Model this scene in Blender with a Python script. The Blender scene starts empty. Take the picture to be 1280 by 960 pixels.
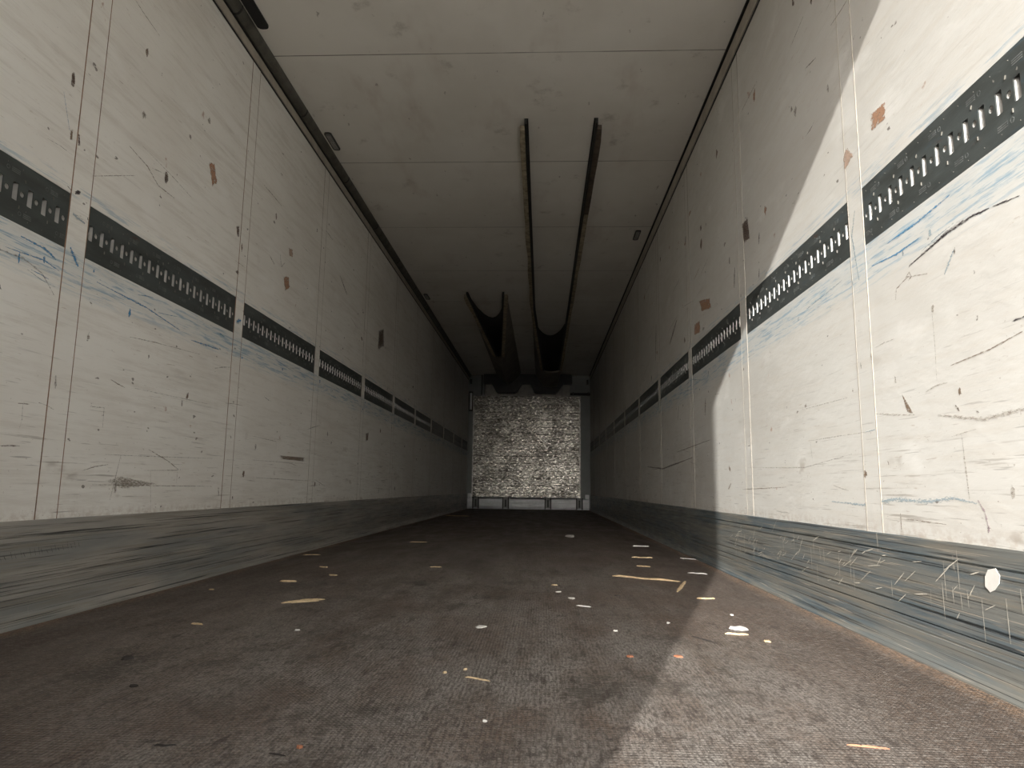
import bpy, bmesh, math, random
from mathutils import Vector, Matrix, noise
C = bpy.context.scene
COL = C.collection
XL, XR, H, D, Y0 = -1.502, 0.958, 2.682, 13.95, -0.16     # inside of the box body
KICK, BT, BB = 0.301, 1.32, 1.14                          # scuff plate top, lashing rail top / bottom
S0, PITCH, SW = 2.08, 1.206, 0.0946                       # joint strips

# ---------------------------------------------------------------- camera
cd = bpy.data.cameras.new('camera'); cam = bpy.data.objects.new('camera', cd); COL.objects.link(cam)
cd.sensor_width = 36.0; cd.lens = 36.0 * 868.62 / 1280.0; cd.clip_start = 0.02
PI_, YA, RO = 0.1488, 0.0446, -0.0131
def cam_dir(u, v, w):
    c, s = math.cos(-RO), math.sin(-RO); u, v = u*c - v*s, u*s + v*c
    c, s = math.cos(PI_), math.sin(PI_); z, y = v*c + w*s, -v*s + w*c
    c, s = math.cos(YA), math.sin(YA)
    return Vector((u*c - y*s, u*s + y*c, z))
r_, u_, f_ = cam_dir(1, 0, 0), cam_dir(0, 1, 0), cam_dir(0, 0, 1)
m = Matrix((r_, u_, -f_)).transposed().to_4x4(); m.translation = Vector((0, 0, 0.4118))
cam.matrix_world = m
C.camera = cam

# ---------------------------------------------------------------- sky, sun, exposure
SUN = Vector((0.307, 1.0, -0.439)).normalized()
w = bpy.data.worlds.new('sky'); C.world = w; w.use_nodes = True
nt = w.node_tree; bg = nt.nodes['Background']
sky = nt.nodes.new('ShaderNodeTexSky'); sky.sky_type = 'NISHITA'; sky.sun_disc = False
sky.sun_elevation = math.asin(-SUN.z); sky.sun_rotation = math.atan2(-SUN.x, -SUN.y)
sky.dust_density = 3.0; sky.air_density = 1.0
hs = nt.nodes.new('ShaderNodeHueSaturation'); hs.inputs['Saturation'].default_value = 0.25
nt.links.new(sky.outputs[0], hs.inputs['Color']); nt.links.new(hs.outputs[0], bg.inputs[0])
bg.inputs[1].default_value = 0.48
sl = bpy.data.lights.new('sun', 'SUN'); so = bpy.data.objects.new('sun', sl); COL.objects.link(so)
sl.energy = 6.2; sl.angle = math.radians(0.55); sl.color = (0.98, 0.955, 0.90)
so.location = (-3, -9, 6); so.rotation_euler = SUN.to_track_quat('-Z', 'Y').to_euler()
vs = C.view_settings
vs.view_transform = 'Standard'; vs.look = 'None'; vs.gamma = 1.0; vs.use_curve_mapping = False
vs.exposure = 0.12
C.cycles.max_bounces = 16; C.cycles.diffuse_bounces = 12

# ---------------------------------------------------------------- materials
class T:
    """tiny node helper: every call returns an output socket"""
    def __init__(s, name):
        s.m = bpy.data.materials.new(name); s.m.use_nodes = True
        s.t = s.m.node_tree; s.b = s.t.nodes['Principled BSDF']; s.out = s.t.nodes['Material Output']
        s.tc = s.t.nodes.new('ShaderNodeTexCoord').outputs['Object']
        sp = s.t.nodes.new('ShaderNodeSeparateXYZ'); s.t.links.new(s.tc, sp.inputs[0])
        s.x, s.y, s.z = sp.outputs
    def put(s, v, sock):
        if hasattr(v, 'is_output'): s.t.links.new(v, sock)
        else:
            if isinstance(v, tuple) and len(v) == 3 and sock.type == 'RGBA': v = v + (1,)
            sock.default_value = v
    def math(s, op, a, b=0.0, c=None, clamp=False):
        n = s.t.nodes.new('ShaderNodeMath'); n.operation = op; n.use_clamp = clamp
        s.put(a, n.inputs[0]); s.put(b, n.inputs[1])
        if c is not None: s.put(c, n.inputs[2])
        return n.outputs[0]
    def mul(s, a, b): return s.math('MULTIPLY', a, b)
    def vec(s, sx, sy, sz, off=(0, 0, 0)):
        n = s.t.nodes.new('ShaderNodeMapping'); s.put(s.tc, n.inputs[0])
        n.inputs['Scale'].default_value = (sx, sy, sz); n.inputs['Location'].default_value = off
        return n.outputs[0]
    def noise(s, vec, scale=1.0, detail=4.0, rough=0.55, dist=0.0):
        n = s.t.nodes.new('ShaderNodeTexNoise'); s.put(vec, n.inputs['Vector'])
        n.inputs['Scale'].default_value = scale; n.inputs['Detail'].default_value = detail
        n.inputs['Roughness'].default_value = rough; n.inputs['Distortion'].default_value = dist
        return n.outputs['Fac']
    def vor(s, vec, scale, feature='F1'):
        n = s.t.nodes.new('ShaderNodeTexVoronoi'); n.feature = feature
        s.put(vec, n.inputs['Vector']); n.inputs['Scale'].default_value = scale
        return n.outputs['Distance']
    def ramp(s, v, a, b, lo=0.0, hi=1.0):
        n = s.t.nodes.new('ShaderNodeMapRange'); n.interpolation_type = 'SMOOTHSTEP'
        s.put(v, n.inputs[0])
        for i, q in enumerate((a, b, lo, hi)): n.inputs[i+1].default_value = q
        return n.outputs[0]
    def mix(s, f, a, b):
        n = s.t.nodes.new('ShaderNodeMix'); n.data_type = 'RGBA'
        s.put(f, n.inputs[0]); s.put(a, n.inputs[6]); s.put(b, n.inputs[7])
        return n.outputs[2]
    def bump(s, h, strength=0.3, dist=0.01, prev=None):
        n = s.t.nodes.new('ShaderNodeBump'); n.inputs['Strength'].default_value = strength
        n.inputs['Distance'].default_value = dist; s.put(h, n.inputs['Height'])
        if prev is not None: s.put(prev, n.inputs['Normal'])
        return n.outputs[0]
    def done(s, col, rough=0.5, metal=0.0, normal=None, spec=0.5):
        s.put(col, s.b.inputs['Base Color']); s.put(rough, s.b.inputs['Roughness'])
        s.put(metal, s.b.inputs['Metallic']); s.b.inputs['Specular IOR Level'].default_value = spec
        if normal is not None: s.put(normal, s.b.inputs['Normal'])
        return s.m

def band(t, lo, hi, soft=0.02):
    return t.mul(t.ramp(t.z, lo-soft, lo+soft), t.ramp(t.z, hi-soft, hi+soft, 1.0, 0.0))

def wall_mat(name, seed, streak=1.0, k0=1.0):
    t = T(name); o = (seed, seed*1.7, seed*0.3)
    c = t.mix(t.ramp(t.noise(t.vec(1, 0.7, 1.1, o), 1.6, 5), 0.35, 0.7), tuple(v*k0 for v in (0.84, 0.825, 0.78)), tuple(v*k0 for v in (0.76, 0.735, 0.685)))
    c = t.mix(t.ramp(t.noise(t.vec(1, 1.6, 22, o), 1.5, 7, 0.75), 0.45, 0.68, 0, 0.45), c, (0.60, 0.56, 0.50))
    # pale rubbed areas
    c = t.mix(t.ramp(t.noise(t.vec(1, 2.5, 5, (seed+4, 2, 9)), 1.3, 4), 0.56, 0.75, 0, 0.4), c, (0.88, 0.87, 0.84))
    # grime of long horizontal rubbing lines, denser below the rail
    low = t.ramp(t.z, 0.95, 0.35, 0.25, 1.0)
    big = t.ramp(t.noise(t.vec(1, 0.9, 2.5, (seed+9, 3, 1)), 1.5, 3), 0.42, 0.62)
    k = t.ramp(t.noise(t.vec(1, 2.2, 60, (2, seed+3, 5)), 1.3, 5, 0.65, 0.05), 0.57, 0.68)
    c = t.mix(t.mul(t.mul(k, low), t.math('MULTIPLY', big, 0.6*streak)), c, (0.20, 0.165, 0.13))
    k2 = t.ramp(t.noise(t.vec(1, 5, 150, (2, seed+31, 5)), 1.2, 3, 0.5, 0.0), 0.65, 0.71)
    c = t.mix(t.mul(t.mul(k2, low), 0.5*streak), c, (0.13, 0.11, 0.10))
    # smudges
    k3 = t.ramp(t.noise(t.vec(1, 3, 7, (seed, 7, seed)), 1.7, 3, 0.5), 0.66, 0.76)
    c = t.mix(t.mul(t.mul(k3, low), 0.45), c, (0.27, 0.22, 0.17))
    # nicks and chips
    k4 = t.ramp(t.noise(t.vec(1, 9, 18, (seed*2, 1, 3)), 2.0, 2, 0.5), 0.735, 0.76)
    c = t.mix(t.mul(k4, 0.8), c, (0.12, 0.10, 0.085))
    k5 = t.ramp(t.noise(t.vec(1, 5, 6, (seed*3, 5, 3)), 1.6, 4, 0.6), 0.71, 0.75)
    c = t.mix(t.mul(k5, 0.65), c, (0.36, 0.20, 0.13))
    k6 = t.ramp(t.noise(t.vec(1, 40, 60, (seed*3, 5, 13)), 1.6, 3, 0.6), 0.69, 0.73)
    c = t.mix(t.mul(t.mul(k6, low), 0.6), c, (0.22, 0.17, 0.13))
    k7 = t.ramp(t.noise(t.vec(1, 10, 75, (seed*3, 5, 13)), 1.3, 4, 0.6), 0.64, 0.72)
    k8 = t.ramp(t.noise(t.vec(1, 1.5, 2, (seed, 15, 13)), 1.3, 2, 0.6), 0.45, 0.62)
    c = t.mix(t.mul(t.mul(k7, k8), 0.5), c, (0.33, 0.25, 0.19))
    # blue paint rubbed off below and above the rail
    bl = t.ramp(t.noise(t.vec(1, 3.5, 60, (seed, 4, 8)), 1.5, 5, 0.7, 0.1), 0.49, 0.62)
    bm_ = t.math('ADD', band(t, 1.03, 1.14, 0.045), t.mul(band(t, 1.315, 1.36, 0.02), 0.5), clamp=True)
    c = t.mix(t.mul(t.mul(bl, bm_), 0.85), c, (0.13, 0.30, 0.44))
    c = t.mix(t.mul(band(t, 1.04, 1.16, 0.05), 0.35), c, (0.52, 0.57, 0.58))
    # dirt just above the scuff plate
    e = t.mul(t.ramp(t.z, KICK+0.05, KICK, 0, 1), t.ramp(t.noise(t.vec(1, 16, 22), 2, 6, 0.7), 0.42, 0.62))
    c = t.mix(t.mul(e, 0.32), c, (0.33, 0.23, 0.16))
    n = t.bump(t.noise(t.vec(1, 6, 14), 2.5, 6, 0.6), 0.25, 0.006)
    n = t.bump(t.noise(t.vec(1, 1, 1), 140, 2), 0.06, 0.002, n)
    return t.done(c, t.ramp(t.noise(t.vec(1, 3, 9), 2, 3), 0.3, 0.7, 0.38, 0.6), 0, n, 0.45)

def ceil_mat():
    t = T('ceiling_paint')
    c = t.mix(t.ramp(t.noise(t.vec(1, 0.8, 1), 1.4, 5), 0.35, 0.7), (0.86, 0.835, 0.78), (0.76, 0.73, 0.67))
    c = t.mix(t.ramp(t.noise(t.vec(2.5, 2.2, 1, (3, 8, 0)), 2, 5, 0.65), 0.60, 0.78, 0, 0.5), c, (0.30, 0.26, 0.21))
    c = t.mix(t.ramp(t.noise(t.vec(12, 5, 1, (3, 8, 0)), 2, 3, 0.6), 0.70, 0.75, 0, 0.55), c, (0.20, 0.16, 0.13))
    c = t.mix(t.ramp(t.noise(t.vec(3, 1, 1, (9, 8, 0)), 1.4, 4, 0.6), 0.55, 0.8, 0, 0.35), c, (0.50, 0.40, 0.34))
    # sheet joints across the roof
    fr = t.math('ABSOLUTE', t.math('SUBTRACT', t.math('FRACT', t.math('DIVIDE', t.math('ADD', t.y, -3.36+12.36+0.618), 1.236)), 0.5))
    k = t.ramp(fr, 0.0035, 0.0015)
    c = t.mix(t.mul(k, t.ramp(t.noise(t.vec(2, 1, 1, (5, 5, 5)), 1.5, 3), 0.35, 0.55, 0.45, 1)), c, (0.16, 0.14, 0.12))
    n = t.bump(t.noise(t.vec(5, 3, 1), 2, 5), 0.2, 0.006)
    return t.done(c, 0.5, 0, n, 0.4)

def floor_mat():
    t = T('phenolic_floor')
    c = t.mix(t.ramp(t.noise(t.vec(1.5, 0.8, 1), 1.7, 8, 0.68), 0.38, 0.62), (0.235, 0.195, 0.166), (0.13, 0.094, 0.071))
    # worn grey lanes
    lane = t.ramp(t.math('ABSOLUTE', t.math('ADD', t.x, 0.0)), 0.35, 1.15, 1.0, 0.15)
    near = t.ramp(t.y, 6.5, 1.5, 0.30, 1.0)
    wear = t.mul(t.ramp(t.noise(t.vec(4, 1.3, 1, (3, 1, 0)), 1.8, 9, 0.72), 0.38, 0.60), t.mul(lane, near))
    c = t.mix(t.mul(wear, 0.9), c, (0.32, 0.297, 0.272))
    sc = t.ramp(t.noise(t.vec(60, 2.2, 1, (3, 1, 0)), 1.5, 6, 0.75), 0.50, 0.66)
    c = t.mix(t.mul(sc, 0.42), c, (0.28, 0.265, 0.245))
    sc = t.ramp(t.noise(t.vec(2.0, 45, 1, (3, 4, 0)), 1.5, 6, 0.75), 0.52, 0.68)
    c = t.mix(t.mul(sc, 0.35), c, (0.10, 0.085, 0.075))
    # dark stains and rubber marks
    st = t.ramp(t.noise(t.vec(2.2, 1.4, 1, (8, 1, 0)), 2.0, 9, 0.78), 0.53, 0.62)
    c = t.mix(t.mul(st, 0.72), c, (0.050, 0.045, 0.037))
    s2 = t.ramp(t.noise(t.vec(9, 5, 1, (2, 6, 0)), 2.5, 8, 0.8), 0.585, 0.66)
    c = t.mix(t.mul(s2, 0.75), c, (0.05, 0.04, 0.034))
    s3 = t.ramp(t.noise(t.vec(30, 9, 1, (12, 6, 0)), 2.5, 4, 0.7), 0.64, 0.70)
    c = t.mix(t.mul(s3, 0.7), c, (0.045, 0.036, 0.032))
    br = t.ramp(t.noise(t.vec(0.9, 0.9, 1, (5, 2, 1)), 1.5, 6, 0.65), 0.48, 0.66, 0, 0.6)
    c = t.mix(br, c, (0.150, 0.092, 0.062))
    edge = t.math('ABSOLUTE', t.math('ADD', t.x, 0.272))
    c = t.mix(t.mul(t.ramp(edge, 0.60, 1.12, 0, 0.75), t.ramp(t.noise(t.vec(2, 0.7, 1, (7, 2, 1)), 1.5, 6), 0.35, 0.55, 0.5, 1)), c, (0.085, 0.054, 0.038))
    c = t.mix(t.mul(t.ramp(edge, 1.13, 1.20), t.ramp(t.noise(t.vec(8, 3, 1, (5, 2, 1)), 1.5, 5), 0.3, 0.6, 0.3, 0.9)), c, (0.34, 0.22, 0.14))  # orange sun reflection off the scuff plates, put into the floor colour
    # grain: fine rubbed fibres, grit and rolling marks
    g1 = t.ramp(t.noise(t.vec(150, 34, 1, (3, 4, 0)), 1.2, 5, 0.75), 0.46, 0.56, 0, 0.72)
    c = t.mix(g1, c, (0.050, 0.040, 0.034))
    g2 = t.ramp(t.noise(t.vec(45, 110, 1, (13, 4, 0)), 1.2, 5, 0.75), 0.51, 0.60, 0, 0.55)
    c = t.mix(g2, c, (0.32, 0.295, 0.27))
    g3 = t.ramp(t.noise(t.vec(26, 6, 1, (13, 24, 0)), 1.5, 8, 0.8), 0.54, 0.60, 0, 0.78)
    c = t.mix(g3, c, (0.055, 0.042, 0.036))
    g4 = t.ramp(t.noise(t.vec(12, 22, 1, (33, 24, 0)), 1.5, 8, 0.8), 0.57, 0.62, 0, 0.75)
    c = t.mix(g4, c, (0.050, 0.040, 0.036))
    # pressed wire-mesh pattern
    wx = t.math('SINE', t.mul(t.x, 2*math.pi/0.0085))
    wy = t.math('SINE', t.mul(t.y, 2*math.pi/0.0105))
    g = t.math('MAXIMUM', wx, wy)
    mk = t.ramp(t.noise(t.vec(5, 3, 1, (3, 9, 0)), 1.6, 5, 0.7), 0.38, 0.62, 0.08, 0.42)
    c = t.mix(t.mul(t.ramp(g, 0.2, 0.9), mk), c, (0.055, 0.045, 0.038))
    fine = t.ramp(t.noise(t.vec(1, 1, 1), 190, 6, 0.8), 0.44, 0.58, 0, 0.45)
    c = t.mix(fine, c, (0.065, 0.052, 0.045))
    n = t.bump(g, 0.4, 0.0016)
    n = t.bump(t.noise(t.vec(30, 7, 1), 2, 6, 0.7), 0.28, 0.004, n)
    return t.done(c, t.ramp(t.noise(t.vec(4, 1, 1, (1, 1, 1)), 2, 5), 0.3, 0.7, 0.48, 0.75), 0, n, 0.35)

def kick_mat(name, seed, scr, ca, cb_):
    t = T(name)
    c = t.mix(t.ramp(t.noise(t.vec(1, 0.8, 7, (seed, 1, 2)), 1.8, 5), 0.38, 0.66), ca, cb_)
    c = t.mix(t.ramp(t.noise(t.vec(1, 1.2, 40, (seed, 3, 2)), 1.5, 6, 0.7), 0.46, 0.68, 0, 0.8), c, (0.27, 0.245, 0.20))
    k = t.ramp(t.noise(t.vec(1, 0.8, 150, (seed, 7, 2)), 1.4, 6, 0.65, 0.0), 0.55, 0.62)
    c = t.mix(t.mul(k, 0.9), c, (0.035, 0.035, 0.035))
    k = t.ramp(t.noise(t.vec(1, 2.5, 190, (seed, 17, 2)), 1.2, 5, 0.65, 0.0), 0.58, 0.66)
    c = t.mix(t.mul(k, scr), c, (0.42, 0.38, 0.32))
    k = t.ramp(t.noise(t.vec(1, 30, 3.5, (seed, 27, 2)), 1.2, 3, 0.6, 0.6), 0.71, 0.75)
    c = t.mix(t.mul(k, scr), c, (0.40, 0.38, 0.33))
    n = t.bump(t.noise(t.vec(1, 1.5, 60, (seed, 3, 2)), 1.5, 4), 0.3, 0.003)
    return t.done(c, t.ramp(t.noise(t.vec(1, 2, 30), 2, 4), 0.3, 0.7, 0.33, 0.55), 0.25, n, 0.6)

def plain(name, col, rough=0.5, metal=0.0, var=0.25, sc=12, spec=0.5):
    t = T(name); d = tuple(v*(1-var) for v in col)
    c = t.mix(t.ramp(t.noise(t.vec(1, 1, 1), sc, 5, 0.6), 0.35, 0.7), col, d)
    return t.done(c, rough, metal, t.bump(t.noise(t.vec(1, 1, 1), sc*4, 3), 0.15, 0.002), spec)

def rail_mat(name, blue):
    t = T(name)
    c = t.mix(t.ramp(t.noise(t.vec(1, 2, 12), 2, 5), 0.35, 0.7), (0.085, 0.097, 0.095), (0.058, 0.064, 0.061))
    c = t.mix(t.ramp(t.noise(t.vec(1, 3, 22, (4, 2, 9)), 2, 5, 0.65), 0.55, 0.72, 0, 0.55), c, blue)
    c = t.mix(t.ramp(t.noise(t.vec(1, 30, 30, (4, 2, 1)), 2, 2), 0.73, 0.76, 0, 0.7), c, (0.35, 0.33, 0.30))
    c = t.mix(t.ramp(t.noise(t.vec(1, 3, 9, (14, 2, 1)), 2, 3), 0.66, 0.75, 0, 0.7), c, (0.09, 0.04, 0.025))
    return t.done(c, 0.42, 0.2, t.bump(t.noise(t.vec(1, 8, 30), 3, 4), 0.2, 0.003), 0.5)

def panel_mat():
    t = T('bulkhead_cladding')
    c = t.mix(t.ramp(t.noise(t.vec(1, 1, 1.3), 2.2, 6, 0.65), 0.38, 0.66), (0.50, 0.48, 0.43), (0.13, 0.122, 0.105))
    c = t.mix(t.ramp(t.noise(t.vec(6, 1, 22, (2, 3, 4)), 2.0, 6, 0.75), 0.47, 0.57, 0, 0.9), c, (0.05, 0.046, 0.04))
    c = t.mix(t.ramp(t.noise(t.vec(8, 1, 26, (7, 3, 4)), 2.0, 4, 0.7), 0.56, 0.66, 0, 0.9), c, (0.86, 0.84, 0.80))
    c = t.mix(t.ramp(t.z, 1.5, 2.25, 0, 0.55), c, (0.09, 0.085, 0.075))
    fr = t.math('FRACT', t.math('DIVIDE', t.math('SUBTRACT', t.z, 0.22), 0.145))
    k = t.ramp(fr, 0.075, 0.02)
    c = t.mix(t.mul(k, 0.8), c, (0.03, 0.028, 0.025))
    n = t.bump(t.noise(t.vec(9, 1, 16), 2, 4, 0.7), 0.45, 0.006)
    n = t.bump(t.mul(k, -1.0), 0.5, 0.01, n)
    return t.done(c, t.ramp(t.noise(t.vec(10, 1, 20, (1, 3, 1)), 2, 5), 0.35, 0.65, 0.22, 0.45), 0.8, n, 0.5)

M_WL = wall_mat('wall_paint_left', 3.1)
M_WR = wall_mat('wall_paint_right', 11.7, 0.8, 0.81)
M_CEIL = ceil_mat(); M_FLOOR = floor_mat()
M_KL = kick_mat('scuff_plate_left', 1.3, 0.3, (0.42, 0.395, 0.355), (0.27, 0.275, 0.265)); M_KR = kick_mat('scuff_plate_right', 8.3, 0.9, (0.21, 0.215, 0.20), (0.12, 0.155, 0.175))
M_RAIL = rail_mat('rail_paint', (0.08, 0.09, 0.085)); M_RAILB = rail_mat('rail_paint_blue', (0.07, 0.11, 0.14))
M_CHAN = plain('rail_channel', (0.26, 0.25, 0.235), 0.45)
M_ZINC = plain('zinc', (0.62, 0.60, 0.57), 0.4, 0.3)
M_LANCE = plain('lance_edge', (0.20, 0.19, 0.165), 0.5)
M_BLACK = plain('black_rubber', (0.012, 0.012, 0.012), 0.6)
M_CORN = plain('cornice_aluminium', (0.50, 0.455, 0.385), 0.45, 0.1)
M_DUCT = plain('conduit_grey', (0.13, 0.125, 0.105), 0.45, 0.2, 0.5, 9)
M_BEADB = plain('brown_sealant', (0.27, 0.16, 0.10), 0.6, 0, 0.5)
M_BEADC = plain('cream_sealant', (0.34, 0.30, 0.25), 0.5, 0, 0.25)
M_WOOD = plain('raw_pine', (0.66, 0.50, 0.30), 0.6, 0, 0.3, 60)
M_WOODR = plain('reddish_bark', (0.42, 0.17, 0.09), 0.7, 0, 0.4, 60)
M_WOODD = plain('dark_bark', (0.035, 0.028, 0.024), 0.8, 0, 0.4, 60)
M_WHITE = plain('white_paper', (0.74, 0.72, 0.68), 0.6, 0, 0.08, 20)
M_LATH = plain('old_timber', (0.48, 0.41, 0.29), 0.65, 0, 0.55, 18)
M_LATHD = plain('stained_timber', (0.12, 0.09, 0.065), 0.65, 0, 0.55, 18)
M_DARKM = plain('dark_steel', (0.045, 0.045, 0.042), 0.5, 0.3, 0.4)
M_CANVAS = plain('duct_canvas', (0.30, 0.28, 0.24), 0.7, 0, 0.3, 8)
M_DARKC = plain('black_casing', (0.03, 0.03, 0.03), 0.5, 0, 0.3)
M_LINER = plain('liner_cloth', (0.10, 0.095, 0.085), 0.8, 0, 0.3)
M_PLATE = plain('pale_casing', (0.42, 0.40, 0.36), 0.5, 0, 0.35)
M_PILL = plain('grey_green_panel', (0.24, 0.26, 0.245), 0.5, 0, 0.15, 4)
M_PLINTH = plain('plinth_aluminium', (0.62, 0.63, 0.64), 0.4, 0.2, 0.2, 6)
M_PANEL = panel_mat()
M_GLASSY = plain('gauge_face', (0.85, 0.87, 0.9), 0.2, 0.0, 0.1, 9)  # white base colour stands in for a bright reflection on the gauge
M_LAMPG = plain('lamp_cover', (0.20, 0.20, 0.19), 0.4, 0, 0.2)
M_CONC = plain('yard_concrete', (0.33, 0.325, 0.31), 0.8, 0, 0.25, 0.7)
M_DOOR = plain('door_white', (0.60, 0.56, 0.50), 0.5, 0, 0.1, 3)

def mark_mat(name, col, strength=1.0, scale=(1, 55, 230), th=0.66):
    """dried paint / dirt film: patchy, thins out towards its 'fade' edge"""
    t = T(name)
    a = t.t.nodes.new('ShaderNodeAttribute'); a.attribute_name = 'fade'
    n = t.noise(t.vec(*scale), 1.2, 6, 0.75)
    k = t.ramp(t.math('ADD', n, t.math('MULTIPLY', a.outputs['Fac'], 0.42)), th, th+0.26, 0, strength)
    t.done(col, 0.6)
    t.put(k, t.b.inputs['Alpha'])
    return t.m
K_BLK = mark_mat('mark_black', (0.035, 0.025, 0.03)); K_BLUE = mark_mat('mark_blue', (0.05, 0.25, 0.48), 0.95)
K_PBL = mark_mat('mark_pale_blue', (0.36, 0.45, 0.50), 0.7); K_BRN = mark_mat('mark_brown', (0.22, 0.15, 0.10), 0.8)
K_RUST = mark_mat('mark_rust', (0.42, 0.24, 0.15), 0.95, (1, 45, 60)); K_GREY = mark_mat('mark_grey', (0.36, 0.31, 0.26), 0.5)
K_DARK = mark_mat('mark_dark', (0.12, 0.08, 0.06), 0.9); K_PINK = mark_mat('mark_pink', (0.50, 0.36, 0.28), 0.9, (1, 45, 60))
K_PURP = mark_mat('mark_purple', (0.42, 0.33, 0.36), 0.9); K_WHT = mark_mat('mark_white', (0.62, 0.58, 0.50), 1.0, (1, 60, 60), 0.46)
MARKS = [K_BLK, K_BLUE, K_PBL, K_BRN, K_RUST, K_GREY, K_DARK, K_PINK, K_PURP, K_WHT]

# ---------------------------------------------------------------- mesh helpers
def obj(name, bm, mats, parent=None, loc=None, smooth=False, recalc=True):
    if recalc: bmesh.ops.recalc_face_normals(bm, faces=bm.faces)
    me = bpy.data.meshes.new(name); bm.to_mesh(me); bm.free()
    for q in (mats if isinstance(mats, (list, tuple)) else [mats]): me.materials.append(q)
    if smooth:
        for p in me.polygons: p.use_smooth = True
    o = bpy.data.objects.new(name, me); COL.objects.link(o)
    if parent is not None: o.parent = parent
    if loc is not None: o.location = loc
    return o
def struct(name, bm, mats, parent=None):
    o = obj(name, bm, mats, parent)
    if parent is None: o['kind'] = 'structure'
    return o
def tag(o, label, cat, group=None):
    o['label'] = label; o['category'] = cat
    if group: o['group'] = group
    return o
def thing(name, label, cat, loc=(0, 0, 0), group=None):
    o = bpy.data.objects.new(name, None); o.location = loc; o.empty_display_size = 0.1
    COL.objects.link(o); return tag(o, label, cat, group)
def box(bm, a, b, mi=0, bev=0.0):
    x0, y0, z0 = a; x1, y1, z1 = b
    v = [bm.verts.new(p) for p in ((x0,y0,z0),(x1,y0,z0),(x1,y1,z0),(x0,y1,z0),(x0,y0,z1),(x1,y0,z1),(x1,y1,z1),(x0,y1,z1))]
    fs = [bm.faces.new([v[i] for i in q]) for q in ((0,3,2,1),(4,5,6,7),(0,1,5,4),(1,2,6,5),(2,3,7,6),(3,0,4,7))]
    for f in fs: f.material_index = mi
    if bev:
        es = list({e for f in fs for e in f.edges})
        r = bmesh.ops.bevel(bm, geom=es, offset=bev, segments=2, affect='EDGES')
        for f in r['faces']: f.material_index = mi
    return fs
def prism(bm, pts, axis, a, b, mi=0):
    """polygon pts (2D) swept along axis from a to b"""
    def P(p, t):
        return {'y': (p[0], t, p[1]), 'x': (t, p[0], p[1]), 'z': (p[0], p[1], t)}[axis]
    A = [bm.verts.new(P(p, a)) for p in pts]; B = [bm.verts.new(P(p, b)) for p in pts]
    fs = [bm.faces.new(A), bm.faces.new(B[::-1])]
    n = len(pts)
    for i in range(n): fs.append(bm.faces.new((A[i], B[i], B[(i+1) % n], A[(i+1) % n])))
    for f in fs: f.material_index = mi
    return fs
def BM(): return bmesh.new()

def mark(bm, x, nx, pts, w, mi, closed=False):
    """paint film on a wall at x, facing nx. pts (y,z): open = tapered stroke of width w, closed = patch"""
    fl = bm.verts.layers.float.get('fade') or bm.verts.layers.float.new('fade')
    xx = x + nx*(0.0006 + 0.00005*mi)
    def V(y, z, f):
        v = bm.verts.new((xx, y, z)); v[fl] = f; return v
    if closed:
        cy = sum(p[0] for p in pts)/len(pts); cz = sum(p[1] for p in pts)/len(pts)
        rim = []
        for i, p in enumerate(pts):
            q = pts[(i+1) % len(pts)]
            for k in range(4):
                t = k/4; j = random.uniform(-.06, .06) if k else 0
                y, z = p[0]+(q[0]-p[0])*t, p[1]+(q[1]-p[1])*t
                rim.append((y + (y-cy)*j, z + (z-cz)*j))
        ctr = V(cy, cz, 1); R = [V(y, z, .25) for y, z in rim]; I = [V(cy+(y-cy)*.8, cz+(z-cz)*.8, .8) for y, z in rim]
        n = len(R)
        for i in range(n):
            j = (i+1) % n
            for f in (bm.faces.new((R[i], R[j], I[j], I[i])), bm.faces.new((I[i], I[j], ctr))): f.material_index = mi
        return
    P = []
    for i in range(len(pts)-1):
        for k in range(6):
            t = k/6; P.append((pts[i][0]+(pts[i+1][0]-pts[i][0])*t, pts[i][1]+(pts[i+1][1]-pts[i][1])*t))
    P.append(pts[-1]); n = len(P); rows = []
    for i, p in enumerate(P):
        q = P[min(i+1, n-1)]; r = P[max(i-1, 0)]
        d = Vector((q[0]-r[0], q[1]-r[1])); d = d.normalized() if d.length else Vector((1, 0))
        s = math.sin(math.pi*min(max(i/(n-1), .06), .94))**.5 * w*.5*random.uniform(.7, 1.15)
        rows.append((V(p[0]-d.y*s, p[1]+d.x*s, .1), V(p[0], p[1], .9), V(p[0]+d.y*s, p[1]-d.x*s, .1)))
    for a, b in zip(rows, rows[1:]):
        for k in (0, 1):
            f = bm.faces.new((a[k], b[k], b[k+1], a[k+1])); f.material_index = mi

# ---------------------------------------------------------------- the box body (setting)
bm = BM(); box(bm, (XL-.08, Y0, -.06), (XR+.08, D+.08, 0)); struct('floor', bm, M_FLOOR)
bm = BM(); box(bm, (XL-.08, Y0, H), (XR+.08, D+.08, H+.08))
random.seed(5)
ceil = struct('ceiling', bm, M_CEIL)
# yard outside the open rear door
bm = BM(); box(bm, (-30, -45, -1.25), (30, 20, -1.2)); struct('ground', bm, M_CONC)

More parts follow.
